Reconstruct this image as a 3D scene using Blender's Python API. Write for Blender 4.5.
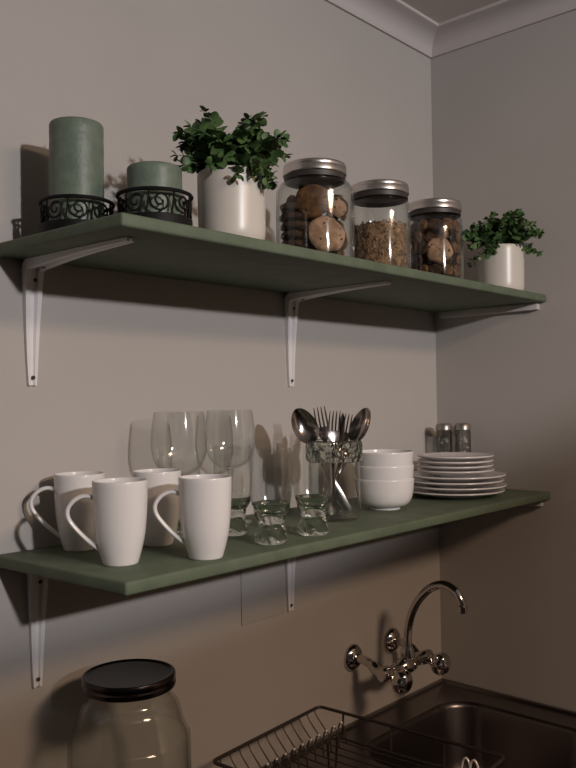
import bpy, bmesh, math, random
from mathutils import Vector, Matrix, Quaternion, noise
PI = math.pi
random.seed(7)
scene = bpy.context.scene
COL = scene.collection
for o in list(bpy.data.objects):
    bpy.data.objects.remove(o)

def srgb(r, g, b):
    f = lambda v: (v/255)/12.92 if v/255 <= .04045 else ((v/255+.055)/1.055)**2.4
    return (f(r), f(g), f(b))

# ------------------------------------------------------------------ camera
cam_d = bpy.data.cameras.new('camera')
cam = bpy.data.objects.new('camera', cam_d)
COL.objects.link(cam)
cam.location = (-1.6652, -1.0382, 1.5228)
cam.rotation_euler = (1.5903, 0.0143, -0.8335)
cam_d.sensor_fit = 'VERTICAL'
cam_d.sensor_height = 24
cam_d.lens = 817.82/768*24
cam_d.clip_start = .02
scene.camera = cam

# ------------------------------------------------------------------ world: the dim rest of the room
world = bpy.data.worlds.new('world')
scene.world = world
world.use_nodes = True
nt = world.node_tree
bg = nt.nodes['Background']
tc = nt.nodes.new('ShaderNodeTexCoord')
sx = nt.nodes.new('ShaderNodeSeparateXYZ')
mr = nt.nodes.new('ShaderNodeMapRange')
mr.inputs['From Min'].default_value = -.45
mr.inputs['From Max'].default_value = .55
rp = nt.nodes.new('ShaderNodeValToRGB')
rp.color_ramp.elements[0].color = (.05, .036, .030, 1)
rp.color_ramp.elements[1].color = (1.0, .86, .80, 1)
nt.links.new(tc.outputs['Generated'], sx.inputs[0])
nt.links.new(sx.outputs['Z'], mr.inputs['Value'])
nt.links.new(mr.outputs[0], rp.inputs[0])
nt.links.new(rp.outputs[0], bg.inputs['Color'])
bg.inputs['Strength'].default_value = .045

# ------------------------------------------------------------------ the two lamps of the room, both behind the camera
# a neutral spotlight across the room, its beam ending below the lower shelf
spot_d = bpy.data.lights.new('room_spotlight', 'SPOT')
spot = bpy.data.objects.new('room_spotlight', spot_d)
COL.objects.link(spot)
spot.location = (-1.38, -3.05, 2.2)
_az, _el = math.radians(6), math.radians(26.4)
spot.rotation_euler = Vector((math.sin(_az)*math.cos(_el), math.cos(_az)*math.cos(_el), math.sin(_el))).to_track_quat('-Z', 'Y').to_euler()
spot_d.energy = 168
spot_d.color = (1.0, .975, .985)
spot_d.shadow_soft_size = .045
spot_d.spot_size = math.radians(93)
spot_d.spot_blend = .12
# a warm round lamp on the kitchen ceiling
warm_d = bpy.data.lights.new('ceiling_lamp', 'AREA')
warm = bpy.data.objects.new('ceiling_lamp', warm_d)
COL.objects.link(warm)
warm.location = (-.78, -2.2, 2.36)
warm_d.shape = 'DISK'
warm_d.size = .55
warm_d.energy = 32
warm_d.color = (1.0, .72, .50)

scene.view_settings.view_transform = 'Standard'
scene.view_settings.look = 'None'
scene.view_settings.gamma = 1
scene.view_settings.exposure = 0
scene.view_settings.use_curve_mapping = False
scene.cycles.transparent_max_bounces = 40
scene.cycles.max_bounces = 14
scene.cycles.transmission_bounces = 12
scene.cycles.glossy_bounces = 6

# ------------------------------------------------------------------ materials
def mat(name, color, rough=.5, metal=0, spec=.5, var=0, vscale=8, bump=0, bscale=200, color2=None, coat=0, sss=0, detail=4):
    m = bpy.data.materials.new(name)
    m.use_nodes = True
    n = m.node_tree.nodes; l = m.node_tree.links
    b = n['Principled BSDF']
    b.inputs['Base Color'].default_value = (*color, 1)
    b.inputs['Roughness'].default_value = rough
    b.inputs['Metallic'].default_value = metal
    b.inputs['Specular IOR Level'].default_value = spec
    b.inputs['Coat Weight'].default_value = coat
    if sss:
        b.inputs['Subsurface Weight'].default_value = sss
        b.inputs['Subsurface Radius'].default_value = (.006, .006, .005)
    if var or bump:
        t = n.new('ShaderNodeTexCoord')
    if var:
        nz = n.new('ShaderNodeTexNoise'); nz.inputs['Scale'].default_value = vscale; nz.inputs['Detail'].default_value = detail
        r = n.new('ShaderNodeValToRGB')
        c2 = color2 or tuple(c*(1-var) for c in color)
        r.color_ramp.elements[0].position = .35; r.color_ramp.elements[0].color = (*c2, 1)
        r.color_ramp.elements[1].position = .65; r.color_ramp.elements[1].color = (*color, 1)
        l.new(t.outputs['Object'], nz.inputs['Vector']); l.new(nz.outputs['Fac'], r.inputs[0]); l.new(r.outputs[0], b.inputs['Base Color'])
    if bump:
        nb = n.new('ShaderNodeTexNoise'); nb.inputs['Scale'].default_value = bscale; nb.inputs['Detail'].default_value = 3
        bp = n.new('ShaderNodeBump'); bp.inputs['Strength'].default_value = bump; bp.inputs['Distance'].default_value = .002
        l.new(t.outputs['Object'], nb.inputs['Vector']); l.new(nb.outputs['Fac'], bp.inputs['Height']); l.new(bp.outputs[0], b.inputs['Normal'])
    return m

def glass_mat(name, tint=(.95, .96, .95), edge=(.66, .69, .67), power=4.0, bump=0, bscale=120, voro=False, f0=.05):
    """clear glass wall: sees through, mirrors more towards its edges"""
    m = bpy.data.materials.new(name)
    m.use_nodes = True
    n = m.node_tree.nodes; l = m.node_tree.links
    n.remove(n['Principled BSDF'])
    out = n['Material Output']
    lw = n.new('ShaderNodeLayerWeight'); lw.inputs['Blend'].default_value = .5
    p5 = n.new('ShaderNodeMath'); p5.operation = 'POWER'; p5.inputs[1].default_value = 5
    ma = n.new('ShaderNodeMath'); ma.operation = 'MULTIPLY_ADD'; ma.inputs[1].default_value = 1-f0; ma.inputs[2].default_value = f0
    pe = n.new('ShaderNodeMath'); pe.operation = 'POWER'; pe.inputs[1].default_value = power
    mx = n.new('ShaderNodeMix'); mx.data_type = 'RGBA'
    mx.inputs[6].default_value = (*tint, 1); mx.inputs[7].default_value = (*edge, 1)
    tr = n.new('ShaderNodeBsdfTransparent'); gl = n.new('ShaderNodeBsdfGlossy'); gl.inputs['Roughness'].default_value = .07
    ms = n.new('ShaderNodeMixShader')
    l.new(lw.outputs['Facing'], p5.inputs[0]); l.new(p5.outputs[0], ma.inputs[0]); l.new(ma.outputs[0], ms.inputs[0])
    l.new(lw.outputs['Facing'], pe.inputs[0]); l.new(pe.outputs[0], mx.inputs[0]); l.new(mx.outputs[2], tr.inputs[0])
    l.new(tr.outputs[0], ms.inputs[1]); l.new(gl.outputs[0], ms.inputs[2]); l.new(ms.outputs[0], out.inputs[0])
    if bump:
        t = n.new('ShaderNodeTexCoord')
        nb = n.new('ShaderNodeTexVoronoi' if voro else 'ShaderNodeTexNoise'); nb.inputs['Scale'].default_value = bscale
        bp = n.new('ShaderNodeBump'); bp.inputs['Strength'].default_value = bump; bp.inputs['Distance'].default_value = .003
        l.new(t.outputs['Object'], nb.inputs['Vector']); l.new(nb.outputs[0], bp.inputs['Height'])
        l.new(bp.outputs[0], lw.inputs['Normal']); l.new(bp.outputs[0], gl.inputs['Normal'])
    return m

def solid_glass(name, rough=.02, bump=0):
    m = bpy.data.materials.new(name)
    m.use_nodes = True
    n = m.node_tree.nodes; l = m.node_tree.links
    n.remove(n['Principled BSDF'])
    g = n.new('ShaderNodeBsdfGlass'); g.inputs['Roughness'].default_value = rough; g.inputs['IOR'].default_value = 1.48
    g.inputs['Color'].default_value = (.93, .95, .93, 1)
    l.new(g.outputs[0], n['Material Output'].inputs[0])
    if bump:
        t = n.new('ShaderNodeTexCoord')
        nb = n.new('ShaderNodeTexVoronoi'); nb.inputs['Scale'].default_value = 105
        bp = n.new('ShaderNodeBump'); bp.inputs['Strength'].default_value = bump; bp.inputs['Distance'].default_value = .003
        l.new(t.outputs['Object'], nb.inputs['Vector']); l.new(nb.outputs[0], bp.inputs['Height']); l.new(bp.outputs[0], g.inputs['Normal'])
    return m

M = {}
M['wall'] = mat('wall_paint', (.455, .42, .395), .85, spec=.2, var=.05, vscale=3, bump=.06, bscale=160)
M['ceiling'] = mat('ceiling_paint', (.66, .61, .585), .9, spec=.2, bump=.05, bscale=120)
M['cornice'] = mat('cornice_paint', (.56, .51, .495), .8, spec=.2)
M['green'] = mat('sage_green_paint', (.118, .148, .098), .62, spec=.35, var=.18, vscale=30, bump=.12, bscale=250)
M['white_metal'] = mat('white_enamel', (.74, .71, .71), .42, spec=.45)
M['white_wood'] = mat('white_gloss_wood', (.52, .49, .475), .5)
M['screw'] = mat('screw_dark', (.05, .045, .04), .5, metal=.6)
M['candle'] = mat('sage_wax', (.150, .192, .150), .45, spec=.4, var=.22, vscale=55, bump=.25, bscale=180, sss=.12, detail=6)
M['iron'] = mat('black_iron', (.006, .0055, .0055), .6, spec=.2)
M['pot'] = mat('cream_ceramic', (.60, .555, .50), .33, spec=.5)
M['soil'] = mat('soil', (.03, .022, .015), .95, bump=.6, bscale=90)
M['leaf'] = mat('leaf_green', (.105, .18, .06), .5, spec=.4, var=.5, vscale=45, color2=(.038, .08, .026))
M['stem'] = mat('stem_green', (.06, .08, .03), .6)
M['glass'] = glass_mat('jar_glass')
M['thin_glass'] = glass_mat('thin_glass', (.985, .99, .985), (.86, .875, .86), 4.0, f0=.07)
M['cut_glass'] = glass_mat('cut_glass', (.72, .72, .70), (.22, .22, .21), 1.4, bump=1.0, bscale=110, voro=True, f0=.1)
M['solid_glass'] = solid_glass('thick_glass')
M['band_glass'] = solid_glass('embossed_glass', .05, 1.0)
M['brushed'] = mat('brushed_lid', (.62, .58, .56), .30, metal=1)
M['gasket'] = mat('dark_gasket', (.035, .028, .025), .5)
M['dark_lid'] = mat('dark_lid_metal', (.06, .048, .045), .25, metal=1)
M['cookie'] = mat('brown_cookie', (.21, .10, .045), .85, spec=.2, var=.6, vscale=70, bump=.7, bscale=130)
M['cookie_pale'] = mat('pale_cookie', (.50, .30, .19), .8, spec=.25, var=.5, vscale=60, bump=.7, bscale=130)
M['cookie_dark'] = mat('dark_cookie', (.07, .038, .024), .85, spec=.2, var=.5, vscale=70, bump=.7, bscale=130)
M['chip'] = mat('chocolate', (.05, .026, .015), .5)
M['oats'] = mat('granola_oats', (.38, .22, .115), .8, var=.75, vscale=95, bump=.5, bscale=200)
M['china'] = mat('white_china', (.72, .69, .68), .18, spec=.5, coat=.3)
M['plate'] = mat('white_plate', (.64, .60, .59), .2, spec=.5, coat=.2)
M['steel'] = mat('cutlery_steel', (.42, .38, .36), .17, metal=1)
M['chrome'] = mat('chrome', (.62, .58, .55), .09, metal=1)
M['sink_steel'] = mat('sink_steel', (.18, .155, .155), .30, metal=1, bump=.04, bscale=40)
M['wire'] = mat('rack_wire', (.10, .08, .075), .4, metal=.8)
M['tip'] = mat('rack_tip', (.80, .78, .76), .15, coat=1)
M['worktop'] = mat('worktop_dark', (.05, .042, .038), .5, var=.4, vscale=60)
M['cap'] = mat('shaker_cap', (.36, .33, .31), .35, metal=.8)

# ------------------------------------------------------------------ mesh helpers
def link(name, bm, m, parent=None, smooth=40, loc=None):
    bmesh.ops.remove_doubles(bm, verts=bm.verts, dist=1e-6)
    bmesh.ops.recalc_face_normals(bm, faces=bm.faces)
    if smooth:
        for f in bm.faces:
            f.smooth = True
        lim = math.radians(smooth)
        for e in bm.edges:
            if len(e.link_faces) == 2 and e.calc_face_angle(0) > lim:
                e.smooth = False
    me = bpy.data.meshes.new(name)
    bm.to_mesh(me); bm.free()
    for mm in (m if isinstance(m, (list, tuple)) else [m]):
        me.materials.append(mm)
    o = bpy.data.objects.new(name, me)
    COL.objects.link(o)
    if parent is not None:
        o.parent = parent
    if loc is not None:
        o.location = loc
    return o

def tag(o, label, cat, group=None, kind=None):
    o['label'] = label; o['category'] = cat
    if group: o['group'] = group
    if kind: o['kind'] = kind
    return o

def thing(name, label, cat, loc=(0, 0, 0), rz=0, group=None):
    o = bpy.data.objects.new(name, None)
    o.empty_display_size = .02
    COL.objects.link(o)
    o.location = loc; o.rotation_euler = (0, 0, rz)
    return tag(o, label, cat, group)

def dup(root, loc, rz=0, label=None):
    r = root.copy(); COL.objects.link(r)
    r.location = loc; r.rotation_euler = (0, 0, rz)
    if label: r['label'] = label
    for ch in list(root.children):
        c = ch.copy(); COL.objects.link(c); c.parent = r
        for g in list(ch.children):
            d = g.copy(); COL.objects.link(d); d.parent = c
    return r

def lathe(prof, seg=48, bm=None, close_ends=True):
    bm = bm or bmesh.new()
    rings = []
    for r, z in prof:
        if r < 1e-6:
            rings.append([bm.verts.new((0, 0, z))])
        else:
            rings.append([bm.verts.new((r*math.cos(2*PI*i/seg), r*math.sin(2*PI*i/seg), z)) for i in range(seg)])
    for a, b in zip(rings, rings[1:]):
        for i in range(seg):
            j = (i+1) % seg
            if len(a) == 1 and len(b) == 1: continue
            if len(a) == 1: bm.faces.new((a[0], b[i], b[j]))
            elif len(b) == 1: bm.faces.new((a[i], a[j], b[0]))
            else: bm.faces.new((a[i], a[j], b[j], b[i]))
    return bm

def smooth_prof(pts, n=4):
    """Catmull-Rom through a profile"""
    out = []
    for i in range(len(pts)-1):
        p0 = pts[max(i-1, 0)]; p1 = pts[i]; p2 = pts[i+1]; p3 = pts[min(i+2, len(pts)-1)]
        for k in range(n):
            t = k/n
            out.append(tuple(.5*(2*b+(c-a)*t+(2*a-5*b+4*c-d)*t*t+(3*b-a-3*c+d)*t**3) for a, b, c, d in zip(p0, p1, p2, p3)))
    out.append(tuple(pts[-1]))
    return out

def tube(pts, rad, seg=8, bm=None, closed=False, caps=True):
    bm = bm or bmesh.new()
    P = [Vector(p) for p in pts]
    n = len(P)
    rads = rad if isinstance(rad, (list, tuple)) else [rad]*n
    T = []
    for i in range(n):
        if closed: t = P[(i+1) % n]-P[i-1]
        else: t = P[min(i+1, n-1)]-P[max(i-1, 0)]
        T.append(t.normalized())
    up = Vector((0, 0, 1)) if abs(T[0].z) < .9 else Vector((1, 0, 0))
    N = (up-T[0]*up.dot(T[0])).normalized()
    rings = []
    for i in range(n):
        if i:
            q = T[i-1].rotation_difference(T[i]); N = q @ N
            N = (N-T[i]*N.dot(T[i])).normalized()
        B = T[i].cross(N)
        rings.append([bm.verts.new(P[i]+(N*math.cos(2*PI*k/seg)+B*math.sin(2*PI*k/seg))*rads[i]) for k in range(seg)])
    pairs = list(zip(rings, rings[1:])) + ([(rings[-1], rings[0])] if closed else [])
    for a, b in pairs:
        for k in range(seg):
            j = (k+1) % seg
            bm.faces.new((a[k], a[j], b[j], b[k]))
    if caps and not closed:
        bm.faces.new(rings[0]); bm.faces.new(rings[-1])
    return bm

def box(lo, hi, bm=None, bevel=0, seg=2):
    b2 = bmesh.new()
    r = bmesh.ops.create_cube(b2, size=1)
    s = Vector(hi)-Vector(lo); c = (Vector(hi)+Vector(lo))/2
    for v in b2.verts:
        v.co = Vector((v.co.x*s.x, v.co.y*s.y, v.co.z*s.z))+c
    if bevel:
        bmesh.ops.bevel(b2, geom=list(b2.edges), offset=bevel, segments=seg, profile=.5, affect='EDGES')
    if bm is None: return b2
    me = bpy.data.meshes.new('tmp'); b2.to_mesh(me); b2.free(); bm.from_mesh(me); bpy.data.meshes.remove(me)
    return bm

def sweep(path, sections, bm=None, caps=True):
    """path: list of (point, axis_u, axis_v); sections: list of (u,v) outlines, one per point"""
    bm = bm or bmesh.new()
    rings = []
    for (p, u, v), sec in zip(path, sections):
        rings.append([bm.verts.new(Vector(p)+Vector(u)*a+Vector(v)*b) for a, b in sec])
    k = len(rings[0])
    for a, b in zip(rings, rings[1:]):
        for i in range(k):
            j = (i+1) % k
            bm.faces.new((a[i], a[j], b[j], b[i]))
    if caps:
        bm.faces.new(rings[0]); bm.faces.new(rings[-1])
    return bm

def rrect(cx, cy, hx, hy, r, z, n=8):
    out = []
    for k, (sx_, sy_) in enumerate(((1, 1), (-1, 1), (-1, -1), (1, -1))):
        for i in range(n+1):
            a = PI/2*k+PI/2*i/n
            out.append((cx+sx_*(hx-r)+r*math.cos(a), cy+sy_*(hy-r)+r*math.sin(a), z))
    return out

def loft(loops, bm=None, cap_first=False, cap_last=False):
    bm = bm or bmesh.new()
    R = [[bm.verts.new(p) for p in lp] for lp in loops]
    for a, b in zip(R, R[1:]):
        for i in range(len(a)):
            j = (i+1) % len(a)
            bm.faces.new((a[i], a[j], b[j], b[i]))
    if cap_first: bm.faces.new(R[0])
    if cap_last: bm.faces.new(R[-1])
    return bm

# ------------------------------------------------------------------ room shell
ZL, ZU, T = 1.32, 1.74, .0165        # shelf tops, thickness
XL, DEP = -1.1046, .278
ZC = .8671                           # sink top
CEIL = 2.375
def struct(name, bm, m, smooth=0):
    o = link(name, bm, m, None, smooth); o['kind'] = 'structure'; return o
struct('wall_back', box((-2.6, 0, 0), (.12, .12, CEIL+.12)), M['wall'])
struct('wall_right', box((0, -2.4, 0), (.12, 0, CEIL+.12)), M['wall'])
struct('ceiling', box((-2.6, -2.4, CEIL), (0, 0, CEIL+.12)), M['ceiling'])
def cornice(name, axis):
    prof = [(0, 2.329), (.006, 2.329), (.008, 2.333)]
    for i in range(7):
        a = PI/2*i/6
        prof.append((.056-.048*math.cos(a), 2.333+.034*math.sin(a)))
    prof += [(.060, 2.369), (.060, CEIL), (0, CEIL)]
    bm = bmesh.new()
    rings = []
    for end in (0, 1):
        ring = []
        for d, z in prof:
            if axis == 'x': ring.append(bm.verts.new((-d if end == 0 else -2.6, -d, z)))
            else: ring.append(bm.verts.new((-d, -d if end == 0 else -2.4, z)))
        rings.append(ring)
    for i in range(len(prof)):
        j = (i+1) % len(prof)
        bm.faces.new((rings[0][i], rings[0][j], rings[1][j], rings[1][i]))
    bm.faces.new(rings[0]); bm.faces.new(rings[1])
    return struct(name, bm, M['cornice'], 30)
cornice('trim_1', 'x'); cornice('trim_2', 'y')

# ------------------------------------------------------------------ shelves, battens, brackets
def shelf(name, z, label):
    bm = box((XL, -DEP, z-T), (-.0015, -.0005, z), bevel=.0035, seg=3)
    for v in bm.verts:                      # the left end is sawn a little out of square
        if v.co.x < XL+.01: v.co.x += .010*(v.co.y+DEP)/DEP*-1
    o = link('shelf', bm, M['green'], None, 40)
    return tag(o, label, 'shelf')
shelf('shelf', ZU, 'upper sage green painted wooden shelf carrying candles, jars and plants')
shelf('shelf', ZL, 'lower sage green painted wooden shelf carrying mugs, glasses and plates')
for z, lab in ((ZU, 'white painted wooden batten under the right end of the upper shelf'),
               (ZL, 'white painted wooden batten under the right end of the lower shelf')):
    tag(link('support_batten', box((-.016, -.262, z-T-.015), (-.0008, -.02, z-T-.0003), bevel=.0012), M['white_wood'], None, 40), lab, 'batten')

def bracket_proto():
    root = thing('shelf_bracket', '', 'bracket', group='white shelf brackets')
    H, A, rc = .175, .232, .016
    # path in the (d, z) plane: d away from the wall, z down from the shelf underside
    path = []
    for i in range(9):
        path.append((0.0, -H+(H-rc)*i/8, 1, 0))
    corner = []
    for i in range(1, 6):
        a = PI/2*i/6
        corner.append((rc-rc*math.cos(a), -rc+rc*math.sin(a), math.cos(a), -math.sin(a)))
    arm = []
    for i in range(9):
        arm.append((rc+(A-rc)*i/8, 0.0, 0, -1))
    def sec(w, h, g):
        hw = w/2
        return [(-hw, 0), (-hw, h), (-hw*.45, h), (-hw*.22, h-g), (hw*.22, h-g), (hw*.45, h), (hw, h), (hw, 0)]
    def build(name, pts, wf):
        pth = []; secs = []
        for k, (d, z, nd, nz) in enumerate(pts):
            pth.append(((0, -d, z), (1, 0, 0), (0, -nd, nz)))
            w, h, g = wf(d, z)
            secs.append(sec(w, h, g))
        return link(name, sweep(pth, secs), M['white_metal'], root, 50)
    def wf(d, z):
        t = max(-z/H, d/A)
        w = .0125+(.029-.0125)*max(0, 1-t)**.8
        h = .005+.010*max(0, 1-t*1.1)**2
        return w, h, min(h*.55, .005)
    build('wall_leg', path+corner[:3], wf)
    build('arm', corner[2:]+arm, wf)
    for z, d in ((-.028, .0135), (-.164, .0065)):
        bm = lathe([(0, 0), (.0028, 0), (.0028, .0012), (.0016, .0022), (0, .0023)], 12)
        bm.transform(Matrix.Rotation(PI/2, 4, 'X'))
        s = link('screw', bm, M['screw'], root, 40, (0, -d+.0008, z))
    bm = lathe([(0, 0), (.0028, 0), (.0028, .0012), (0, .002)], 12)
    bm.transform(Matrix.Rotation(PI, 4, 'X'))
    link('screw', bm, M['screw'], root, 40, (0, -.035, -.0125))
    return root
b0 = bracket_proto()
b0.location = (-1.058, -.0004, ZU-T-.0003)
b0['label'] = 'white metal bracket under the left end of the upper shelf, below the candles'
dup(b0, (-.516, -.0004, ZU-T-.0003), 0, 'white metal bracket under the middle of the upper shelf')
dup(b0, (-1.054, -.0004, ZL-T-.0003), 0, 'white metal bracket under the left end of the lower shelf, below the mugs')
dup(b0, (-.527, -.0004, ZL-T-.0003), 0, 'shadowed white bracket under the middle of the lower shelf')

# flush blank plate painted like the wall
tag(link('cover_plate', box((-.653, -.0022, 1.127), (-.54, -.0002, 1.235), bevel=.0008), M['wall'], None, 40),
    'blank square wall plate painted the wall colour, under the lower shelf', 'wall plate')

# ------------------------------------------------------------------ candles in iron holders
def holder(loc, label):
    root = thing('candle_holder', label, 'candle holder', loc, 0, 'black iron candle holders')
    R = .0485
    link('base', lathe([(0, .0005), (R-.003, .0005), (R, .003), (R, .0175), (R-.003, .019), (R-.006, .019), (R-.006, .008), (0, .008)], 56), M['iron'], root)
    link('top_ring', tube([((R-.001)*math.cos(2*PI*i/56), (R-.001)*math.sin(2*PI*i/56), .0480) for i in range(56)], .0026, 8, closed=True), M['iron'], root)
    n = 9
    for k in range(n):
        a0 = 2*PI*k/n
        pts = []
        for i in range(30):                       # spiral scroll on the drum
            t = i/29
            ang = 2*PI*1.6*t+PI*.9
            rr = .0140*(1-t*.80)
            s = rr*math.cos(ang); z = .0335+rr*math.sin(ang)
            a = a0+s/R
            pts.append(((R-.002)*math.cos(a), (R-.002)*math.sin(a), z))
        link('scroll', tube(pts, .0014, 6), M['iron'], root)
        a = a0+PI/n
        bm = tube([((R-.002)*math.cos(a+d), (R-.002)*math.sin(a+d), z) for d, z in ((-.05, .0165), (-.015, .024), (.015, .034), (.05, .047))], .0014, 6)
        link('scroll_bar', bm, M['iron'], root)
    return root
def candle(loc, h, label):
    R = .0355
    prof = [(0, 0), (R-.001, 0), (R, .001)]
    for i in range(1, 16): prof.append((R+.0002*math.sin(i*2.3), .001+(h-.004)*i/15))
    prof += [(R-.0012, h-.0008), (R-.003, h), (R-.008, h-.001), (.012, h-.004), (0, h-.0045)]
    c = thing('candle', label, 'candle', loc, 0, 'sage green pillar candles')
    link('wax', lathe(prof, 56), M['candle'], c, 50)
    link('wick', tube([(0, 0, h-.005), (.0005, 0, h+.003), (.002, 0, h+.007)], .0009, 6), M['gasket'], c)
TC = (-1.046, -.100); SC = (-.997, -.203)
holder((*TC, ZU), 'black scrolled iron candle holder under the tall candle')
candle((*TC, ZU+.0082), .1475, 'tall sage green pillar candle in an iron holder')
holder((*SC, ZU), 'black scrolled iron candle holder under the short candle')
candle((*SC, ZU+.0082), .078, 'short sage green pillar candle in an iron holder')

# ------------------------------------------------------------------ potted plants
def pot(root, R=.0475, h=.0975):
    prof = smooth_prof([(0, .001), (R*.82, .001), (R*.93, .004), (R*.975, .013), (R*.985, .03), (R*.995, .06), (R, h-.003)], 4)
    prof += [(R-.0006, h-.001), (R-.002, h), (R-.0042, h-.001), (R-.005, h-.006), (R-.006, h-.014), (0, h-.014)]
    link('pot', lathe(prof, 56), M['pot'], root, 50)
    s = lathe([(0, h-.011), (R-.0065, h-.0125), (R-.0065, h-.0138), (0, h-.0138)], 32)
    link('soil', s, M['soil'], root)

def leaf(bm, pos, d, up, L, W, cup=.25, mi=0):
    d = d.normalized()
    side = d.cross(up)
    if side.length < 1e-4: side = d.orthogonal()
    side.normalize(); nrm = side.cross(d)
    rows = []
    for t, w in ((0, .12), (.18, .68), (.45, 1.0), (.75, .86), (.93, .45), (1.0, .05)):
        c = pos+d*L*t - nrm*L*.18*t*t
        rows.append([bm.verts.new(c+side*W*w*s+nrm*abs(s)*W*w*cup) for s in (-1, 0, 1)])
    for a, b in zip(rows, rows[1:]):
        for k in range(2):
            f = bm.faces.new((a[k], a[k+1], b[k+1], b[k])); f.material_index = mi

def plant(loc, label, seed, right, cam_dir, spec, nst, leafL):
    rnd = random.Random(seed)
    root = thing('potted_plant', label, 'potted plant', loc, 0, 'small green plants in cream pots')
    pot(root)
    bm = bmesh.new()
    rt = Vector((*right, 0)); fw = Vector((*cam_dir, 0)); up = Vector((0, 0, 1))
    for k in range(nst):
        a, b, h, droop = spec(rnd, k)
        # stem from the pot's mouth out to a tip (a to the side, b towards the room, h up)
        o = rt*rnd.uniform(-.025, .025)+fw*rnd.uniform(-.025, .025)+up*.088
        tip = rt*a+fw*b+up*h
        mid = (o+tip)/2+up*(.018+droop)
        n = 9
        pts = []
        for i in range(n+1):
            t = i/n
            pts.append(o*(1-t)**2+mid*2*t*(1-t)+tip*t*t)
        tube(pts, [.0011*(1-.6*i/n) for i in range(n+1)], 5, bm)
        for i in range(2, n+1):
            t = i/n
            tg = (pts[min(i+1, n)]-pts[i-1]).normalized()
            L = leafL*(1.12-.6*t)*rnd.uniform(.75, 1.25)
            az = rnd.uniform(0, 2*PI)
            for s in (0, 1):
                q = Quaternion(tg, az+s*PI+rnd.uniform(-.4, .4))
                out = q @ tg.orthogonal().normalized()
                d = out*.9+tg*.45+up*rnd.uniform(-.1, .3)
                leaf(bm, pts[i], d, (up+out*.2+Vector((rnd.uniform(-.6, .6), rnd.uniform(-.6, .6), 0))), L, L*.5)
        leaf(bm, pts[-1], tg, up, leafL*.5, leafL*.22)
    for f in bm.faces: f.smooth = True
    link('foliage', bm, M['leaf'], root, 60)
    return root
def specL(r, k):
    side = r.uniform(-1, 1)
    a = side*.078
    b = r.uniform(-.05, .055)
    h = .110+.052*(.55+.45*abs(math.sin(side*2.6)))*(1-side*side*.35)*r.uniform(.55, 1.0)
    if k in (1, 2): a, b, h = r.uniform(-.05, -.03), r.uniform(-.02, .02), .180
    if k in (3, 4, 5): a, b, h = r.uniform(.02, .042), r.uniform(-.02, .02), r.uniform(.172, .186)
    if k in (6, 7, 8): a, b, h = r.uniform(.045, .058), r.uniform(.02, .045), r.uniform(.075, .095)
    if k in (11, 12, 13): a, b, h = r.uniform(-.05, .05), r.uniform(.05, .06), r.uniform(.08, .1)
    if k in (9, 10): a, b, h = r.uniform(-.08, -.068), r.uniform(0, .03), r.uniform(.1, .125)
    return a, b, h, r.uniform(0, .012)
def specR(r, k):
    side = r.uniform(-1, 1)
    a = side*.083
    b = r.uniform(-.05, .06)
    h = .110+.062*(1-side*side)*r.uniform(.4, 1.0)
    if k in (1, 2): a, b, h = r.uniform(.01, .04), 0, .172
    if k in (3, 4, 5): a, b, h = r.uniform(.065, .082), r.uniform(0, .03), r.uniform(.075, .095)
    if k in (6, 7, 8): a, b, h = r.uniform(-.082, -.06), r.uniform(.01, .055), r.uniform(.062, .10)
    if k in (9, 10, 11, 12, 13, 14): a, b, h = r.uniform(-.05, .005), r.uniform(.05, .066), r.uniform(.062, .095)
    return a, b, h, r.uniform(0, .012)
plant((-.877, -.222, ZU), 'bushy green plant in a cream pot between the candles and the cookie jar', 11, (.72, -.694), (-.694, -.72), specL, 62, .0225)
plant((-.088, -.218, ZU), 'small green plant in a cream pot at the right end of the upper shelf', 5, (.46, -.888), (-.888, -.46), specR, 74, .0165)

# ------------------------------------------------------------------ glass storage jars with metal lids
def storage_jar(loc, R, label, h=.165):
    root = thing('storage_jar', label, 'glass jar', loc, 0, 'glass storage jars with metal lids')
    rn = .0475; w = .0028
    hs = h-.026
    out = [(0, .0005), (R-.010, .0005), (R-.003, .003), (R, .011), (R, hs-.030), (R-.001, hs-.016), (R*.55+rn*.45, hs-.005), (rn, hs), (rn, h-.003)]
    inn = [(rn-w, h-.003), (rn-w, hs), (R*.55+rn*.45-w, hs-.006), (R-w-.001, hs-.017), (R-w, hs-.030), (R-w, .013), (R-.008, .0055), (0, .005)]
    link('glass_body', lathe([out[0]]+smooth_prof(out[1:], 3)+smooth_prof(inn[:-1], 3)+[inn[-1]], 64), M['glass'], root, 60)
    link('gasket', lathe([(rn-.001, h-.026), (rn+.0018, h-.026), (rn+.0018, h-.0185), (rn-.001, h-.0185)], 48), M['gasket'], root, 40)
    lid = [(0, h+.001), (.0425, h+.001), (.0465, h+.0005), (.0495, h-.001), (.0508, h-.004), (.0502, h-.007), (.0511, h-.0085), (.0511, h-.0165), (.0500, h-.018), (.0490, h-.017), (.0490, h-.003), (0, h-.002)]
    link('lid', lathe(lid, 64), M['brushed'], root, 35)
    return root
J1 = (-.6695, -.1985); J2 = (-.507, -.208); J3 = (-.330, -.208)
storage_jar((*J1, ZU), .0625, 'wide glass jar of chocolate chip cookies beside the larger leafed plant', h=.156)
storage_jar((*J2, ZU), .0525, 'glass jar half filled with golden granola, middle of the three jars', h=.152)
storage_jar((*J3, ZU), .0525, 'glass jar of dark biscuits nearest the right-hand plant', h=.151)

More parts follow.
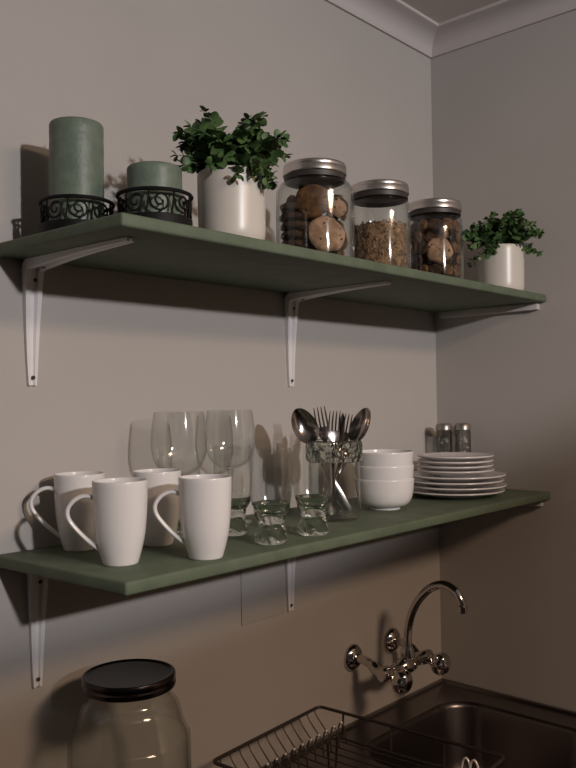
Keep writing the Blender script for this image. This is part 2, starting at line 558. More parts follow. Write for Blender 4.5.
def cookie_mesh(R, th, seed, chips=9):
    rnd = random.Random(seed)
    bm = bmesh.new()
    seg, off = 28, Vector((seed*3.1, seed*1.7, 0))
    prof = [(0, 0), (.5, 0), (.86, .001), (1.0, th*.32), (.97, th*.62), (.82, th*.9), (.62, th*.97), (.42, th), (.22, th), (0, th)]
    rings = []
    for q, (f, z) in enumerate(prof):
        if f == 0:
            rings.append([bm.verts.new((0, 0, z))]); continue
        ring = []
        for i in range(seg):
            a = 2*PI*i/seg
            k = 1+.10*noise.noise(Vector((math.cos(a)*1.6, math.sin(a)*1.6, 0))+off)+.05*noise.noise(Vector((math.cos(a)*4, math.sin(a)*4, 3))+off)
            x, y = R*f*k*math.cos(a), R*f*k*math.sin(a)
            dz = .0030*noise.noise(Vector((x*130, y*130, z*90))+off)+.0016*noise.noise(Vector((x*300, y*300, 5))+off) if z > th*.3 else 0
            ring.append(bm.verts.new((x, y, z+dz)))
        rings.append(ring)
    for a, b in zip(rings, rings[1:]):
        for i in range(seg):
            j = (i+1) % seg
            if len(a) == 1: bm.faces.new((a[0], b[i], b[j]))
            elif len(b) == 1: bm.faces.new((a[i], a[j], b[0]))
            else: bm.faces.new((a[i], a[j], b[j], b[i]))
    nf = len(bm.faces)
    for k in range(chips):
        a = rnd.uniform(0, 2*PI); r = R*.85*math.sqrt(rnd.random())
        mtx = Matrix.Translation((r*math.cos(a), r*math.sin(a), th*.93)) @ Matrix.Diagonal((1, rnd.uniform(.7, 1.1), .6, 1))
        ret = bmesh.ops.create_icosphere(bm, subdivisions=1, radius=rnd.uniform(.0013, .0029), matrix=mtx)
        for v in ret['verts']:
            for f in v.link_faces: f.material_index = 1
    return bm

def put_cookies(name, center, right, cdir, base, rows, group, cat='cookie'):
    rt = Vector((*right, 0)); fw = Vector((*cdir, 0)); up = Vector((0, 0, 1))
    for k, (a, b, z, R, th, m, tilt, lean, label) in enumerate(rows):
        o = link(name, cookie_mesh(R, th, k+2+len(group), 11 if m != 'cookie_dark' else 3), [M[m], M['chip']], None, 50)
        nrm = (up*math.cos(tilt)+(fw*math.cos(lean)+rt*math.sin(lean))*math.sin(tilt)).normalized()
        q = up.rotation_difference(nrm)
        p = Vector((center[0], center[1], base+z))+rt*a+fw*b-nrm*th/2
        o.location = p; o.rotation_euler = q.to_euler()
        tag(o, label, cat, group)
F = math.radians
put_cookies('cookie', J1, (.643, -.766), (-.766, -.643), ZU, [
    (-0.0310, 0.0140, 0.0125, 0.0255, 0.0132, 'cookie_dark', F(2), 0.3, 'dark cookie at the left of the wide jar, lowest of its flat stack'),
    (-0.0304, 0.0140, 0.0271, 0.0255, 0.0132, 'cookie_dark', F(3), -0.4, 'dark cookie at the left of the wide jar, second from the bottom of its stack'),
    (-0.0310, 0.0140, 0.0417, 0.0255, 0.0132, 'cookie_dark', F(4), 0.8, 'dark cookie at the left of the wide jar, third from the bottom of its stack'),
    (-0.0304, 0.0140, 0.0563, 0.0255, 0.0132, 'cookie_dark', F(2), 0.3, 'dark cookie at the left of the wide jar, fourth from the bottom of its stack'),
    (-0.0310, 0.0140, 0.0709, 0.0255, 0.0132, 'cookie_dark', F(3), -0.4, 'dark cookie at the left of the wide jar, fifth from the bottom of its stack'),
    (-0.0304, 0.0140, 0.0855, 0.0255, 0.0132, 'cookie_dark', F(4), 0.8, 'dark cookie at the left of the wide jar, sixth from the bottom of its stack'),
    (0.0165, 0.0380, 0.0400, 0.0300, 0.0130, 'cookie_pale', F(76), 0.3, 'pale chocolate chip cookie facing out low in the wide jar'),
    (0.0210, 0.0195, 0.0370, 0.0290, 0.0110, 'cookie_dark', F(84), 0.1, 'dark cookie standing just behind the pale one in the wide jar'),
    (0.0220, 0.0020, 0.0370, 0.0290, 0.0110, 'cookie', F(86), 0.0, 'brown cookie standing mid-jar behind two others'),
    (-0.0050, 0.0330, 0.0930, 0.0290, 0.0130, 'cookie', F(76), -0.2, 'big brown cookie leaning at the top of the wide jar'),
    (-0.0060, 0.0110, 0.0970, 0.0270, 0.0130, 'cookie', F(76), -0.2, 'brown cookie behind the big one at the top of the wide jar'),
    (0.0340, 0.0260, 0.0840, 0.0170, 0.0120, 'cookie_pale', F(66), 0.6, 'small pale cookie high at the right of the wide jar'),
    (0.0330, -0.0020, 0.0920, 0.0210, 0.0120, 'cookie_dark', F(70), 0.3, 'dark cookie leaning high at the right of the wide jar'),
], 'cookies in the wide jar')
put_cookies('biscuit', J3, (.528, -.849), (-.849, -.528), ZU, [
    (.0070, .0345, .0560, .0248, .0110, 'cookie_pale', F(84), .1, 'pale round biscuit pressed against the front of the right jar'),
    (.0000, .0160, .0400, .0300, .0115, 'cookie_dark', F(86), .0, 'dark biscuit standing behind the pale one in the right jar'),
    (.0000, .0020, .0400, .0300, .0115, 'cookie', F(88), .0, 'brown biscuit standing in the middle of the right jar'),
    (.0000, -.0120, .0400, .0300, .0115, 'cookie_dark', F(88), .0, 'dark biscuit standing at the back of the right jar'),
    (.0000, .0080, .0960, .0260, .0115, 'cookie', F(84), -.2, 'brown biscuit standing high in the middle of the right jar'),
], 'biscuits in the right jar')
def biscuit_pieces():
    rnd = random.Random(21)
    cd, rt = Vector((-.849, -.528, 0)), Vector((.528, -.849, 0))
    ms = [cookie_mesh(.0118, .0075, q+40, 1) for q in range(3)]
    protos = []
    for q, bm in enumerate(ms):
        o = link('biscuit_piece', bm, [M['cookie' if q else 'cookie_dark'], M['chip']], None, 50)
        protos.append(o)
    n = 0
    for lev in range(5):
        for k in range(11):
            a = 2*PI*(k+.5*(lev % 2))/11
            d = cd*math.cos(a)+rt*math.sin(a)
            if 0 < lev < 4 and math.cos(a-.2) > .72: continue
            o = protos[n] if n < 3 else protos[n % 3].copy()
            if n >= 3: COL.objects.link(o)
            n += 1
            p = Vector((*J3, ZU+.019+.0212*lev))+d*.0385
            nrm = (d+Vector((0, 0, rnd.uniform(-.12, .35)))).normalized()
            o.location = p; o.rotation_euler = (Vector((0, 0, 1)).rotation_difference(nrm) @ Quaternion((0, 0, 1), rnd.uniform(0, 6))).to_euler()
            tag(o, 'small brown broken biscuit piece packed against the glass of the right jar', 'biscuit', 'broken biscuit pieces in the right jar')
biscuit_pieces()
def cookie_pieces():
    rnd = random.Random(8)
    cd, rt = Vector((-.766, -.643, 0)), Vector((.643, -.766, 0))
    protos = [link('cookie_piece', cookie_mesh(.0122, .0080, q+60, 1), [M[('cookie', 'cookie_dark', 'cookie_pale')[q]], M['chip']], None, 50) for q in range(3)]
    n = 0
    for lev in range(5):
        for k in range(11):
            a = 2*PI*(k+.5*(lev % 2))/11
            if math.cos(a) > -.2: continue
            o = protos[n] if n < 3 else protos[(n*2) % 3].copy()
            if n >= 3: COL.objects.link(o)
            n += 1
            d = cd*math.cos(a)+rt*math.sin(a)
            nrm = (d+Vector((0, 0, rnd.uniform(-.12, .3)))).normalized()
            o.location = Vector((*J1, ZU+.0195+.0215*lev))+d*.0470
            o.rotation_euler = (Vector((0, 0, 1)).rotation_difference(nrm) @ Quaternion((0, 0, 1), rnd.uniform(0, 6))).to_euler()
            tag(o, 'broken cookie piece packed at the back of the wide jar', 'cookie', 'broken cookie pieces in the wide jar')
cookie_pieces()
# granola: uncountable flakes
def granola():
    rnd = random.Random(3)
    R, h = .0470, .084
    prof = [(0, .006), (R-.008, .006), (R-.003, .009), (R-.002, .014), (R-.002, h-.006), (R*.6, h+.001), (0, h+.003)]
    bm = lathe(prof, 40)
    ico = bmesh.new(); bmesh.ops.create_icosphere(ico, subdivisions=1, radius=1)
    vs = [v.co.copy() for v in ico.verts]; fs = [[v.index for v in f.verts] for f in ico.faces]; ico.free()
    def grain(p, n):
        s = rnd.uniform(.0016, .0030)
        q = Vector((0, 0, 1)).rotation_difference(n) @ Quaternion((0, 0, 1), rnd.uniform(0, 6.28))
        sc = Vector((s, s*rnd.uniform(.55, .9), s*.42))
        nv = [bm.verts.new(p+q @ Vector((v.x*sc.x, v.y*sc.y, v.z*sc.z))) for v in vs]
        mi = rnd.choice((0, 0, 0, 1, 1, 2))
        for f in fs:
            bm.faces.new([nv[i] for i in f]).material_index = mi
    for k in range(900):
        a = rnd.uniform(0, 2*PI); z = rnd.uniform(.012, h)
        grain(Vector(((R-.0018)*math.cos(a), (R-.0018)*math.sin(a), z)), Vector((math.cos(a)+rnd.uniform(-.4, .4), math.sin(a)+rnd.uniform(-.4, .4), rnd.uniform(-.4, .4))).normalized())
    for k in range(160):
        a = rnd.uniform(0, 2*PI); r = (R-.003)*math.sqrt(rnd.random())
        grain(Vector((r*math.cos(a), r*math.sin(a), h+.001-.004*(r/R)**2)), Vector((rnd.uniform(-.5, .5), rnd.uniform(-.5, .5), 1)).normalized())
    o = link('granola', bm, [M['oats'], M['cookie_pale'], M['cookie']], None, 50, (*J2, ZU))
    tag(o, 'golden brown granola flakes filling half of the middle glass jar', 'granola', kind='stuff')
granola()

# ------------------------------------------------------------------ mugs
def mug_proto(loc, rz, label):
    root = thing('mug', label, 'mug', loc, rz, 'tall white mugs')
    out = [(.0195, 0), (.0218, .001), (.0235, .006), (.0272, .019), (.0304, .034), (.0325, .052), (.0340, .076), (.0348, .1035)]
    o2 = smooth_prof(out, 4)
    inn = [(.0325, .1035), (.0318, .076), (.0303, .052), (.0282, .034), (.0250, .019), (.0205, .0085), (.012, .006)]
    prof = [(0, .0015), (.0175, .0015)]+o2+[(.0345, .1048), (.0336, .1052), (.0328, .1047)]+smooth_prof(inn, 3)+[(0, .0055)]
    link('body', lathe(prof, 64), M['china'], root, 60)
    hp = smooth_prof([(-.0325, .0835), (-.043, .0865), (-.0555, .082), (-.0640, .071), (-.0630, .0585), (-.0530, .0445), (-.0395, .0305), (-.0262, .0195)], 5)
    path = []; secs = []
    for i, (x, z) in enumerate(hp):
        a = hp[max(i-1, 0)]; b = hp[min(i+1, len(hp)-1)]
        t = Vector((b[0]-a[0], 0, b[1]-a[1])).normalized()
        nrm = Vector((t.z, 0, -t.x))
        path.append(((x, 0, z), (0, 1, 0), nrm))
        f = i/(len(hp)-1)
        w = .0052+.0012*abs(2*f-1); hgt = .0030
        secs.append([(w*math.cos(2*PI*k/12), hgt*math.sin(2*PI*k/12)) for k in range(12)])
    link('handle', sweep(path, secs), M['china'], root, 60)
    return root
mg = mug_proto((-1.044, -.186, ZL), -.63, 'white mug at the left front corner of the lower shelf')
dup(mg, (-.951, -.242, ZL), -.71, 'white mug in front of the first wine glass, right of the other front mug')
dup(mg, (-1.018, -.057, ZL), -.58, 'white mug by the wall behind the left front mug')
dup(mg, (-.927, -.113, ZL), -.68, 'white mug half hidden behind the two front mugs')

# ------------------------------------------------------------------ wine glasses
def wine_proto(loc, label):
    root = thing('wine_glass', label, 'wine glass', loc, 0, 'stemmed wine glasses')
    out = [(.0045, .0885), (.0150, .0915), (.0280, .0990), (.0375, .1130), (.0422, .1320), (.0422, .1490), (.0402, .1690), (.0375, .1870)]
    o2 = smooth_prof(out, 4)
    inn = [(.0365, .1872), (.0393, .1690), (.0412, .1490), (.0412, .1325), (.0365, .1137), (.0270, .1003), (.0140, .0937), (0, .0925)]
    link('bowl', lathe(o2+smooth_prof(inn, 4), 64), M['thin_glass'], root, 60)
    link('stem', lathe(smooth_prof([(.0045, .0885), (.0062, .0865), (.0042, .080), (.0034, .065), (.0033, .035), (.0040, .016), (.0075, .0065)], 4)+[(0, .0065), (0, .0885)], 24), M['solid_glass'], root, 60)
    link('foot', lathe([(0, .0003), (.034, .0003), (.0347, .0012), (.034, .0022), (.022, .0034), (.0105, .0058), (.0075, .0068), (0, .0068)], 48), M['thin_glass'], root, 60)
    return root
wg = wine_proto((-.864, -.088, ZL), 'stemmed wine glass behind the right front mug, left of the pair')
dup(wg, (-.722, -.050, ZL), 0, 'stemmed wine glass nearer the wall, right of the pair')

# ------------------------------------------------------------------ footed tumblers
def tumbler_proto(loc, label):
    root = thing('tumbler', label, 'drinking glass', loc, 0, 'footed clear tumblers')
    out = smooth_prof([(.0278, .0580), (.0293, .0680), (.0297, .0780), (.0290, .0950), (.0283, .1150), (.0290, .1345)], 4)
    inn = smooth_prof([(.0279, .1347), (.0272, .1150), (.0279, .0950), (.0286, .0780), (.0280, .0680), (.0262, .0585)], 4)
    link('body', lathe(out+inn, 56), M['thin_glass'], root, 60)
    foot = smooth_prof([(.0195, .0005), (.0224, .003), (.0232, .010), (.0216, .017), (.0186, .0235), (.0180, .0285), (.0212, .0375), (.0255, .0490), (.0278, .0578)], 4)
    well = smooth_prof([(.0262, .0580), (.0225, .0500), (.0165, .0440), (.0085, .0410)], 4)
    bm = lathe([(0, .0045), (.010, .004), (.0165, .0005)]+foot+well+[(0, .0402)], 48)
    for v in bm.verts:                      # hand-pressed glass is never quite even
        a = math.atan2(v.co.y, v.co.x); k = 1+.05*math.sin(5*a+v.co.z*230)*(v.co.z < .052)*(v.co.z > .004)
        v.co.x *= k; v.co.y *= k
    link('base', bm, M['solid_glass'], root, 60)
    return root
tb = tumbler_proto((-.802, -.138, ZL), 'footed tumbler half hidden behind the right front mug')
dup(tb, (-.821, -.236, ZL), 0, 'footed tumbler just right of the right front mug, nearest the shelf edge')
dup(tb, (-.728, -.235, ZL), 0, 'footed tumbler directly in front of the cutlery jar')

# ------------------------------------------------------------------ cutlery jar and cutlery
CJ = (-.586, -.162)
def cutlery_jar():
    root = thing('cutlery_jar', 'clear glass jar with embossed rim band holding spoons and forks', 'glass jar', (*CJ, ZL))
    R, h, w = .0435, .134, .0026
    out = [(R-.006, .0005), (R-.001, .004), (R, .012), (R, .092), (R-.0005, .097)]
    inn = [(R-.0005-w, .097), (R-w, .092), (R-w, .014), (R-.007, .008)]
    link('body', lathe([(0, .0005)]+out+inn+[(0, .0075)], 56), M['glass'], root, 50)
    bm = bmesh.new()
    seg = 48
    prof = [(R, .0975), (R+.003, .099), (R+.0036, .104), (R+.0036, .127), (R+.0028, .132), (R+.001, .134), (R-.001, .133), (R-.0015, .128), (R-.0015, .0975)]
    rings = []
    for k, (r, z) in enumerate(prof):
        rings.append([bm.verts.new(((r+(.0012*math.cos(i*PI) if k in (2, 3) else 0))*math.cos(2*PI*i/seg), (r+(.0012*math.cos(i*PI) if k in (2, 3) else 0))*math.sin(2*PI*i/seg), z)) for i in range(seg)])
    for a, b in zip(rings, rings[1:]+rings[:1]):
        for i in range(seg):
            j = (i+1) % seg
            bm.faces.new((a[i], a[j], b[j], b[i]))
    link('rim_band', bm, M['band_glass'], root, 30)
cutlery_jar()
def ribbon(pts, bm=None, k=8):
    """pts: (z, y_offset, half_width, half_thick)"""
    return sweep([((0, y, z), (1, 0, 0), (0, 1, 0)) for z, y, w, t in pts],
                 [[(w*math.cos(2*PI*i/k+PI/k), t*math.sin(2*PI*i/k+PI/k)*1.2) for i in range(k)] for z, y, w, t in pts], bm)
def handle_pts(L):
    return [(0, 0, .0045, .0011), (.006, 0, .0085, .0012), (.03, .0005, .0078, .0012), (.075, .002, .0045, .0015), (L-.018, .0015, .0030, .0017), (L, 0, .0032, .0014)]
def spoon_parts(root):
    L = .118
    link('handle', ribbon(handle_pts(L)), M['steel'], root, 50)
    bm = bmesh.new(); BL, BW, D = .056, .0185, .0085
    def surf(off):
        rings = []
        for i in range(7):
            f = i/6
            if f == 0: rings.append([bm.verts.new((0, D+off, L-.002+BL/2))]); continue
            ring = []
            for k in range(28):
                a = 2*PI*k/28
                zz = math.cos(a); w = BW*(1-.12*zz)
                ring.append(bm.verts.new((f*w*math.sin(a), D*(1-f*f)+off, L-.002+BL/2+f*BL/2*zz)))
            rings.append(ring)
        for a_, b_ in zip(rings, rings[1:]):
            for k in range(28):
                j = (k+1) % 28
                if len(a_) == 1: bm.faces.new((a_[0], b_[k], b_[j]))
                else: bm.faces.new((a_[k], a_[j], b_[j], b_[k]))
        return rings[-1]
    e1 = surf(0); e2 = surf(.0012)
    for k in range(28):
        j = (k+1) % 28
        bm.faces.new((e1[k], e1[j], e2[j], e2[k]))
    link('bowl', bm, M['steel'], root, 60)
def fork_parts(root):
    L = .122
    link('handle', ribbon(handle_pts(L)), M['steel'], root, 50)
    bm = ribbon([(L-.001, 0, .0033, .0013), (L+.006, .001, .0085, .0012), (L+.014, .003, .0115, .0011), (L+.023, .0035, .0118, .001)])
    for s in (-1.5, -.5, .5, 1.5):
        x = s*.0063
        pts = [(x, .0035, L+.0215), (x, .003, L+.035), (x*.97, .001, L+.048), (x*.96, -.001, L+.057)]
        tube(pts, [.0017, .0016, .0013, .0007], 6, bm)
    link('head', bm, M['steel'], root, 50)
def knife_parts(root):
    L = .10
    link('handle', ribbon(handle_pts(L)), M['steel'], root, 50)
    bm = ribbon([(L-.001, 0, .0035, .0014), (L+.006, 0, .0085, .0010), (L+.045, 0, .0095, .0008), (L+.068, 0, .0080, .0007), (L+.078, 0, .002, .0005)])
    link('blade', bm, M['steel'], root, 50)
CR = Vector((.633, -.774, 0)); CF = Vector((-.774, -.633, 0))
def utensil(name, kind, b, t, twist, label, group, size=1.0):
    root = thing(name, label, name, (0, 0, 0), 0, group)
    B = Vector((*CJ, ZL))+CR*b[0]+CF*b[1]+Vector((0, 0, b[2])); Tt = Vector((*CJ, ZL))+CR*t[0]+CF*t[1]+Vector((0, 0, t[2]))
    z = (Tt-B).normalized()
    y = -CF; y = (y-z*y.dot(z)).normalized(); x = y.cross(z)
    m = Matrix((x, y, z)).transposed()
    root.location = B
    root.scale = (size, size, size)
    root.rotation_euler = (m @ Matrix.Rotation(twist, 3, 'Z')).to_euler()
    {'spoon': spoon_parts, 'fork': fork_parts, 'knife': knife_parts}[kind](root)
utensil('spoon', 'spoon', (.022, .010, .011), (-.058, .014, .178), .15, 'steel spoon leaning far left in the cutlery jar', 'spoons in the jar', 1.14)
utensil('fork', 'fork', (.006, -.014, .010), (-.024, -.016, .185), .1, 'steel fork standing tallest beside the left spoon', 'forks in the jar', 1.02)
utensil('fork', 'fork', (-.006, .020, .010), (.002, .022, .172), .35, 'steel fork in the middle of the cutlery jar', 'forks in the jar', .97)
utensil('fork', 'fork', (-.004, -.018, .010), (.023, -.022, .172), .2, 'steel fork next to the right spoon in the cutlery jar', 'forks in the jar', .95)
utensil('knife', 'knife', (.001, .004, .010), (.014, .006, .160), .9, 'steel knife blade between the middle and right forks', 'knives in the jar', .95)
utensil('spoon', 'spoon', (-.024, .002, .011), (.053, .000, .178), -.85, 'steel spoon turned edge-on, leaning right in the cutlery jar', 'spoons in the jar', 1.13)

# ------------------------------------------------------------------ bowls, plates, shakers
def bowl_proto(loc, label):
    out = smooth_prof([(.0285, .0005), (.0290, .005), (.0390, .0075), (.0470, .0150), (.0514, .0265), (.0534, .040), (.0545, .0555)], 4)
    inn = smooth_prof([(.0525, .0556), (.0512, .040), (.0490, .0270), (.0445, .0170), (.0350, .0105), (.020, .0088)], 4)
    o = link('bowl', lathe([(0, .004), (.026, .004), (.0268, .0005)]+out+[(.0540, .0568), (.0533, .057), (.0528, .0565)]+inn+[(0, .0085)], 64), M['china'], None, 60, loc)
    return tag(o, label, 'bowl', 'stacked white bowls')
BW = (-.428, -.152)
b = bowl_proto((*BW, ZL), 'white bowl at the bottom of the stack of three')
for k, lab in ((1, 'white bowl in the middle of the stack of three'), (2, 'white bowl on top of the stack of three')):
    c = b.copy(); COL.objects.link(c); c.location = (*BW, ZL+.0245*k); c['label'] = lab
def plate_mesh(R, loc, label, group):
    k = R/.1
    prof = [(0, .0025), (.052*k, .0025), (.054*k, .0004), (.058*k, .0004), (.060*k, .003), (.075*k, .0055), (.090*k, .0088), (.0982*k, .0112), (.1*k, .0122), (.1*k, .0140), (.0988*k, .0148), (.0965*k, .0143), (.088*k, .0118), (.070*k, .0083), (.058*k, .0062), (.05*k, .0055), (0, .0055)]
    o = link('plate', lathe(prof, 72), M['plate'], None, 60, loc)
    return tag(o, label, 'plate', group)
PC = Vector((-.182, -.155))
posn = ['lowest', 'second from the bottom', 'third from the bottom', 'topmost']
for k in range(4):
    plate_mesh(.100, (PC.x+.002*math.sin(k*2), PC.y+.002*math.cos(k*3), ZL+.0106*k), 'larger white plate, %s of the large plates' % posn[k], 'large white plates')
for k in range(4):
    plate_mesh(.0775, (PC.x+.002*math.cos(k*2), PC.y+.0015*math.sin(k*3), ZL+.0318+.0098+.0096*k), 'smaller white plate, %s of the small plates on the stack' % posn[k], 'small white plates')

def shaker(loc, label):
    root = thing('shaker', label, 'shaker', loc, 0, 'glass salt and pepper shakers')
    bm = bmesh.new()
    R, n = .0182, 10
    loops = []
    for r, z in ((.0162, .0005), (R, .004), (R, .124), (R-.0015, .130)):
        loops.append([(r*math.cos(2*PI*i/n), r*math.sin(2*PI*i/n), z) for i in range(n)])
    loft(loops, bm, True, True)
    link('glass_body', bm, M['cut_glass'], root, 20)
    link('cap', lathe([(0, .1455), (.008, .1452), (.0160, .1435), (.0186, .140), (.0190, .1305), (.0182, .1300), (0, .1300)], 32), M['cap'], root, 40)
shaker((-.0565, -.053, ZL), 'cut glass shaker with grey cap, the one nearer the back wall')
shaker((-.0325, -.087, ZL), 'cut glass shaker with grey cap, the one nearer the right wall')

# ------------------------------------------------------------------ worktop, sink, tap
wt = bmesh.new()
WZ = .8572
for lo, hi in (((-2.4, -.60, WZ-.035), (-.470, -.0008, WZ)), ((-.470, -.065, WZ-.035), (-.0008, -.0008, WZ)), ((-.470, -.60, WZ-.035), (-.0008, -.445, WZ)), ((-.065, -.445, WZ-.035), (-.0008, -.065, WZ))):
    box(lo, hi, wt)
tag(link('worktop', wt, M['worktop'], None, 0), 'dark kitchen worktop carrying the big jar and sink', 'worktop')

def sink():
    root = thing('sink', 'dark stainless steel sink with round-cornered bowl in the room corner', 'sink', (0, 0, 0))
    x0, x1, y0, y1 = -.86, -.0012, -.52, -.0012
    cx, cy, hx, hy = (x0+x1)/2, (y0+y1)/2, (x1-x0)/2, (y1-y0)/2
    bx, by, bhx, bhy = -.2675, -.2525, .1825, .1675
    L = [rrect(cx, cy, hx, hy, .004, WZ+.0006), rrect(cx, cy, hx, hy, .004, ZC-.002), rrect(cx, cy, hx-.002, hy-.002, .004, ZC),
         rrect(cx, cy, hx-.012, hy-.012, .008, ZC), rrect(cx, cy, hx-.017, hy-.017, .010, ZC-.0045),
         rrect(bx, by, bhx+.012, bhy+.012, .082, ZC-.0045), rrect(bx, by, bhx+.006, bhy+.006, .076, ZC-.0035), rrect(bx, by, bhx, bhy, .07, ZC-.007),
         rrect(bx, by, bhx-.003, bhy-.003, .068, ZC-.014), rrect(bx, by, bhx-.012, bhy-.012, .064, ZC-.12), rrect(bx, by, bhx-.018, bhy-.018, .062, ZC-.137),
         rrect(bx, by, bhx-.036, bhy-.036, .052, ZC-.148), rrect(bx, by, bhx-.09, bhy-.09, .03, ZC-.150), rrect(bx, by, .03, .03, .0299, ZC-.153)]
    link('basin', loft(L, None, False, True), M['sink_steel'], root, 35)
    link('drain', lathe([(.030, ZC-.1515), (.028, ZC-.1495), (.022, ZC-.1495), (.019, ZC-.1525), (0, ZC-.1525)], 32), M['chrome'], root, 40, (bx, by, 0))
sink()

def tap():
    root = thing('mixer_tap', 'chrome wall-mounted mixer tap with swan-neck spout over the sink', 'tap', (0, 0, 0))
    bm_y = Matrix.Rotation(PI/2, 4, 'X')
    ends = ((-.339, .9965, -.341), (-.201, 1.000, -.201))
    zb, yb = .981, -.086
    for x, z, xe in ends:
        bm = lathe([(0, .0005), (.027, .0005), (.0275, .003), (.025, .008), (.018, .013), (.0125, .016), (0, .016)], 40)
        bm.transform(Matrix.Translation((x, 0, z)) @ bm_y)
        link('rosette', bm, M['chrome'], root, 40)
        pts = smooth_prof([(x, -.010, z), (x, -.030, z), (x*.9+xe*.1, -.048, z-.005), (xe, -.064, zb+.002), (xe, yb+.006, zb)], 4)
        bm = tube(pts, [.0088 if i < 9 else .0105 for i in range(len(pts))], 16)
        link('union', bm, M['chrome'], root, 50)
        # cross-head knob pointing into the room
        prof = [(0, 0), (.010, 0), (.0105, .012), (.0145, .016), (.0195, .021), (.0215, .030), (.0205, .040), (.016, .046), (.009, .049), (0, .0495)]
        bm = bmesh.new()
        n = 36; rings = []
        for r, zz in smooth_prof(prof, 2):
            if r < 1e-5: rings.append([bm.verts.new((0, 0, zz))]); continue
            fl = .0016 if .018 < zz < .046 else 0
            rings.append([bm.verts.new(((r+fl*math.cos(6*2*PI*i/n))*math.cos(2*PI*i/n), (r+fl*math.cos(6*2*PI*i/n))*math.sin(2*PI*i/n), zz)) for i in range(n)])
        for a, b_ in zip(rings, rings[1:]):
            for i in range(n):
                j = (i+1) % n
                if len(a) == 1: bm.faces.new((a[0], b_[i], b_[j]))
                elif len(b_) == 1: bm.faces.new((a[i], a[j], b_[0]))
                else: bm.faces.new((a[i], a[j], b_[j], b_[i]))
        bm.transform(Matrix.Translation((xe, yb-.006, zb-.003)) @ Matrix.Rotation(PI/2+.12, 4, 'X'))
        link('handle', bm, M['chrome'], root, 50)
    prof = [(0, -.086), (.010, -.086), (.0135, -.082), (.0140, -.060), (.0115, -.052), (.0110, -.025), (.016, -.018), (.0175, 0), (.016, .018), (.0110, .025), (.0115, .052), (.0140, .060), (.0135, .082), (.010, .086), (0, .086)]
    bm = lathe(smooth_prof(prof, 2), 28)
    bm.transform(Matrix.Translation((-.271, yb, zb)) @ Matrix.Rotation(PI/2, 4, 'Y'))
    link('body', bm, M['chrome'], root, 50)
    bm = lathe([(0, 0), (.0145, 0), (.0150, .012), (.0125, .022), (.0110, .026), (0, .026)], 28)
    bm.transform(Matrix.Translation((-.266, yb, zb+.010)))
    link('collar', bm, M['chrome'], root, 40)
    x = -.264
    pts = smooth_prof([(x, -.086, 1.000), (x, -.086, 1.035), (x, -.093, 1.075), (x, -.112, 1.113), (x, -.142, 1.143), (x, -.172, 1.154), (x, -.197, 1.146), (x, -.210, 1.130), (x, -.2135, 1.116)], 5)
    link('spout', tube(pts, .0085, 18), M['chrome'], root, 50)
    bm = lathe([(0, 0), (.0085, 0), (.0098, .001), (.0098, .013), (.0088, .014), (0, .014)], 24)
    bm.transform(Matrix.Translation((x, -.2140, 1.106)))
    link('aerator', bm, M['chrome'], root, 40)
tap()

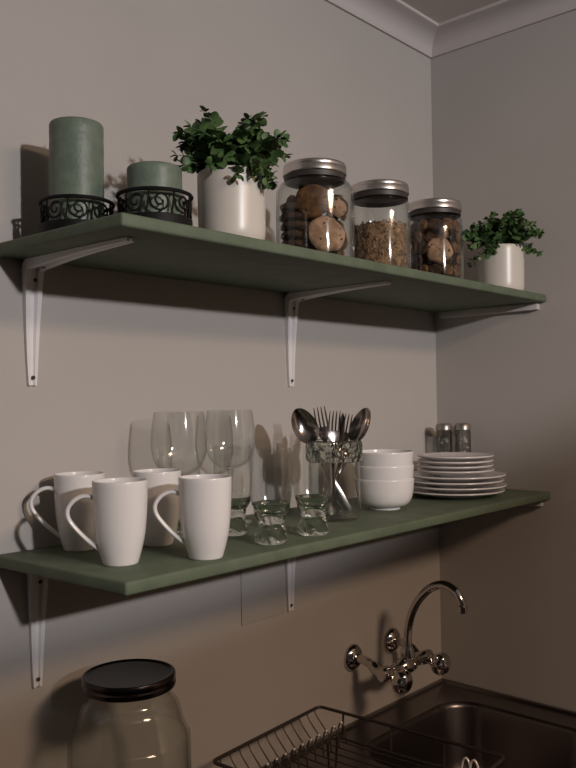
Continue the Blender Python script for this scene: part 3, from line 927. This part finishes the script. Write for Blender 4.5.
# ------------------------------------------------------------------ dish rack
def rack():
    root = thing('dish_rack', 'dark wire dish drying rack on the draining board beside the sink', 'dish rack', (-.517, -.062, 0), math.radians(4))
    x0, x1, y0, y1, zt = -.284, 0, 0, -.358, .962
    zb, ib = .918, .036
    tz = ZC-.0045
    rail = [p for p in rrect((x0+x1)/2, (y0+y1)/2, (x1-x0)/2, (y0-y1)/2, .010, zt, 5)]
    link('top_rail', tube(rail, .0030, 8, closed=True), M['wire'], root, 60)
    rail = [p for p in rrect((x0+x1)/2, (y0+y1)/2, (x1-x0)/2-.004, (y0-y1)/2-ib, .010, zb, 5)]
    link('base_rail', tube(rail, .0026, 8, closed=True), M['wire'], root, 60)
    n = 12
    for i in range(n):
        x = x0+.018+(x1-x0-.034)*i/(n-1)
        pts = smooth_prof([(x, y0, zt), (x, y0-.006, zt-.012), (x, y0-ib+.004, zb+.006), (x, y0-ib-.008, zb), (x, -.178, zb-.001), (x, y1+ib+.008, zb), (x, y1+ib-.004, zb+.006), (x, y1, zt)], 3)
        link('wire', tube(pts, .0013, 6), M['wire'], root, 60)
    for i in range(n):
        x = x0+.018+(x1-x0-.034)*i/(n-1)
        pts = smooth_prof([(x, -.050, zb), (x, -.054, zb+.026), (x, -.060, zb+.033), (x, -.066, zb+.026), (x, -.070, zb)], 4)
        pr = link('prong', tube(pts, .0014, 6), M['wire'], root, 60)
        bm = bmesh.new(); bmesh.ops.create_uvsphere(bm, u_segments=10, v_segments=6, radius=.0026, matrix=Matrix.Translation((x, -.060, zb+.033)))
        link('tip', bm, M['tip'], pr, 60)
    for xs in (x0, x1):
        for y in (-.053, -.153, -.253):
            link('side_wire', tube([(xs, y, zt), (xs+(.004 if xs == x0 else -.004), y, zb)], .0019, 6), M['wire'], root, 60)
    for xs in (x0+.02, x1-.02):
        for y in (y0-ib-.006, y1+ib+.006):
            pts = smooth_prof([(xs-.014, y, zb), (xs-.010, y, tz+.008), (xs, y, tz+.0022), (xs+.010, y, tz+.008), (xs+.014, y, zb)], 4)
            link('foot', tube(pts, .0020, 6), M['wire'], root, 60)
    for k in range(2):
        pts = [(x1-.018-.0*k, -.300-.014*k+.009*math.cos(PI*i/10), zb+.034*math.sin(PI*i/10)) for i in range(11)]
        link('holder_loop', tube(pts, .0020, 6), M['tip'], root, 60)
rack()

# ------------------------------------------------------------------ big jar on the worktop
def big_jar():
    root = thing('large_jar', 'big empty glass jar with dark metal screw lid on the worktop', 'glass jar', (-.981, -.116, WZ))
    H = .2945; R = .083; w = .0035; rn = .0575
    out = [(R-.014, .0006), (R-.003, .006), (R, .020), (R, .190), (R-.003, .212), (R-.010, .231), (rn+.010, .252), (rn, .266), (rn, H-.0045)]
    inn = [(rn-w, H-.0045), (rn-w, .266), (rn+.006, .251), (R-.013, .2295), (R-w-.003, .211), (R-w, .190), (R-w, .022), (R-.012, .010)]
    link('glass_body', lathe([(0, .0006)]+smooth_prof(out, 4)+smooth_prof(inn, 4)+[(0, .008)], 72), M['glass'], root, 60)
    lid = [(0, H-.0010), (.054, H-.0010), (.0575, H-.0004), (.0600, H+.0012), (.0622, H+.0008), (.0632, H-.0015), (.0632, H-.0045), (.0618, H-.0065), (.0618, H-.0085), (.0634, H-.0105), (.0634, H-.0150), (.0622, H-.0168), (.0600, H-.0160), (.0596, H-.004), (0, H-.0035)]
    link('lid', lathe(lid, 72), M['dark_lid'], root, 30)
big_jar()
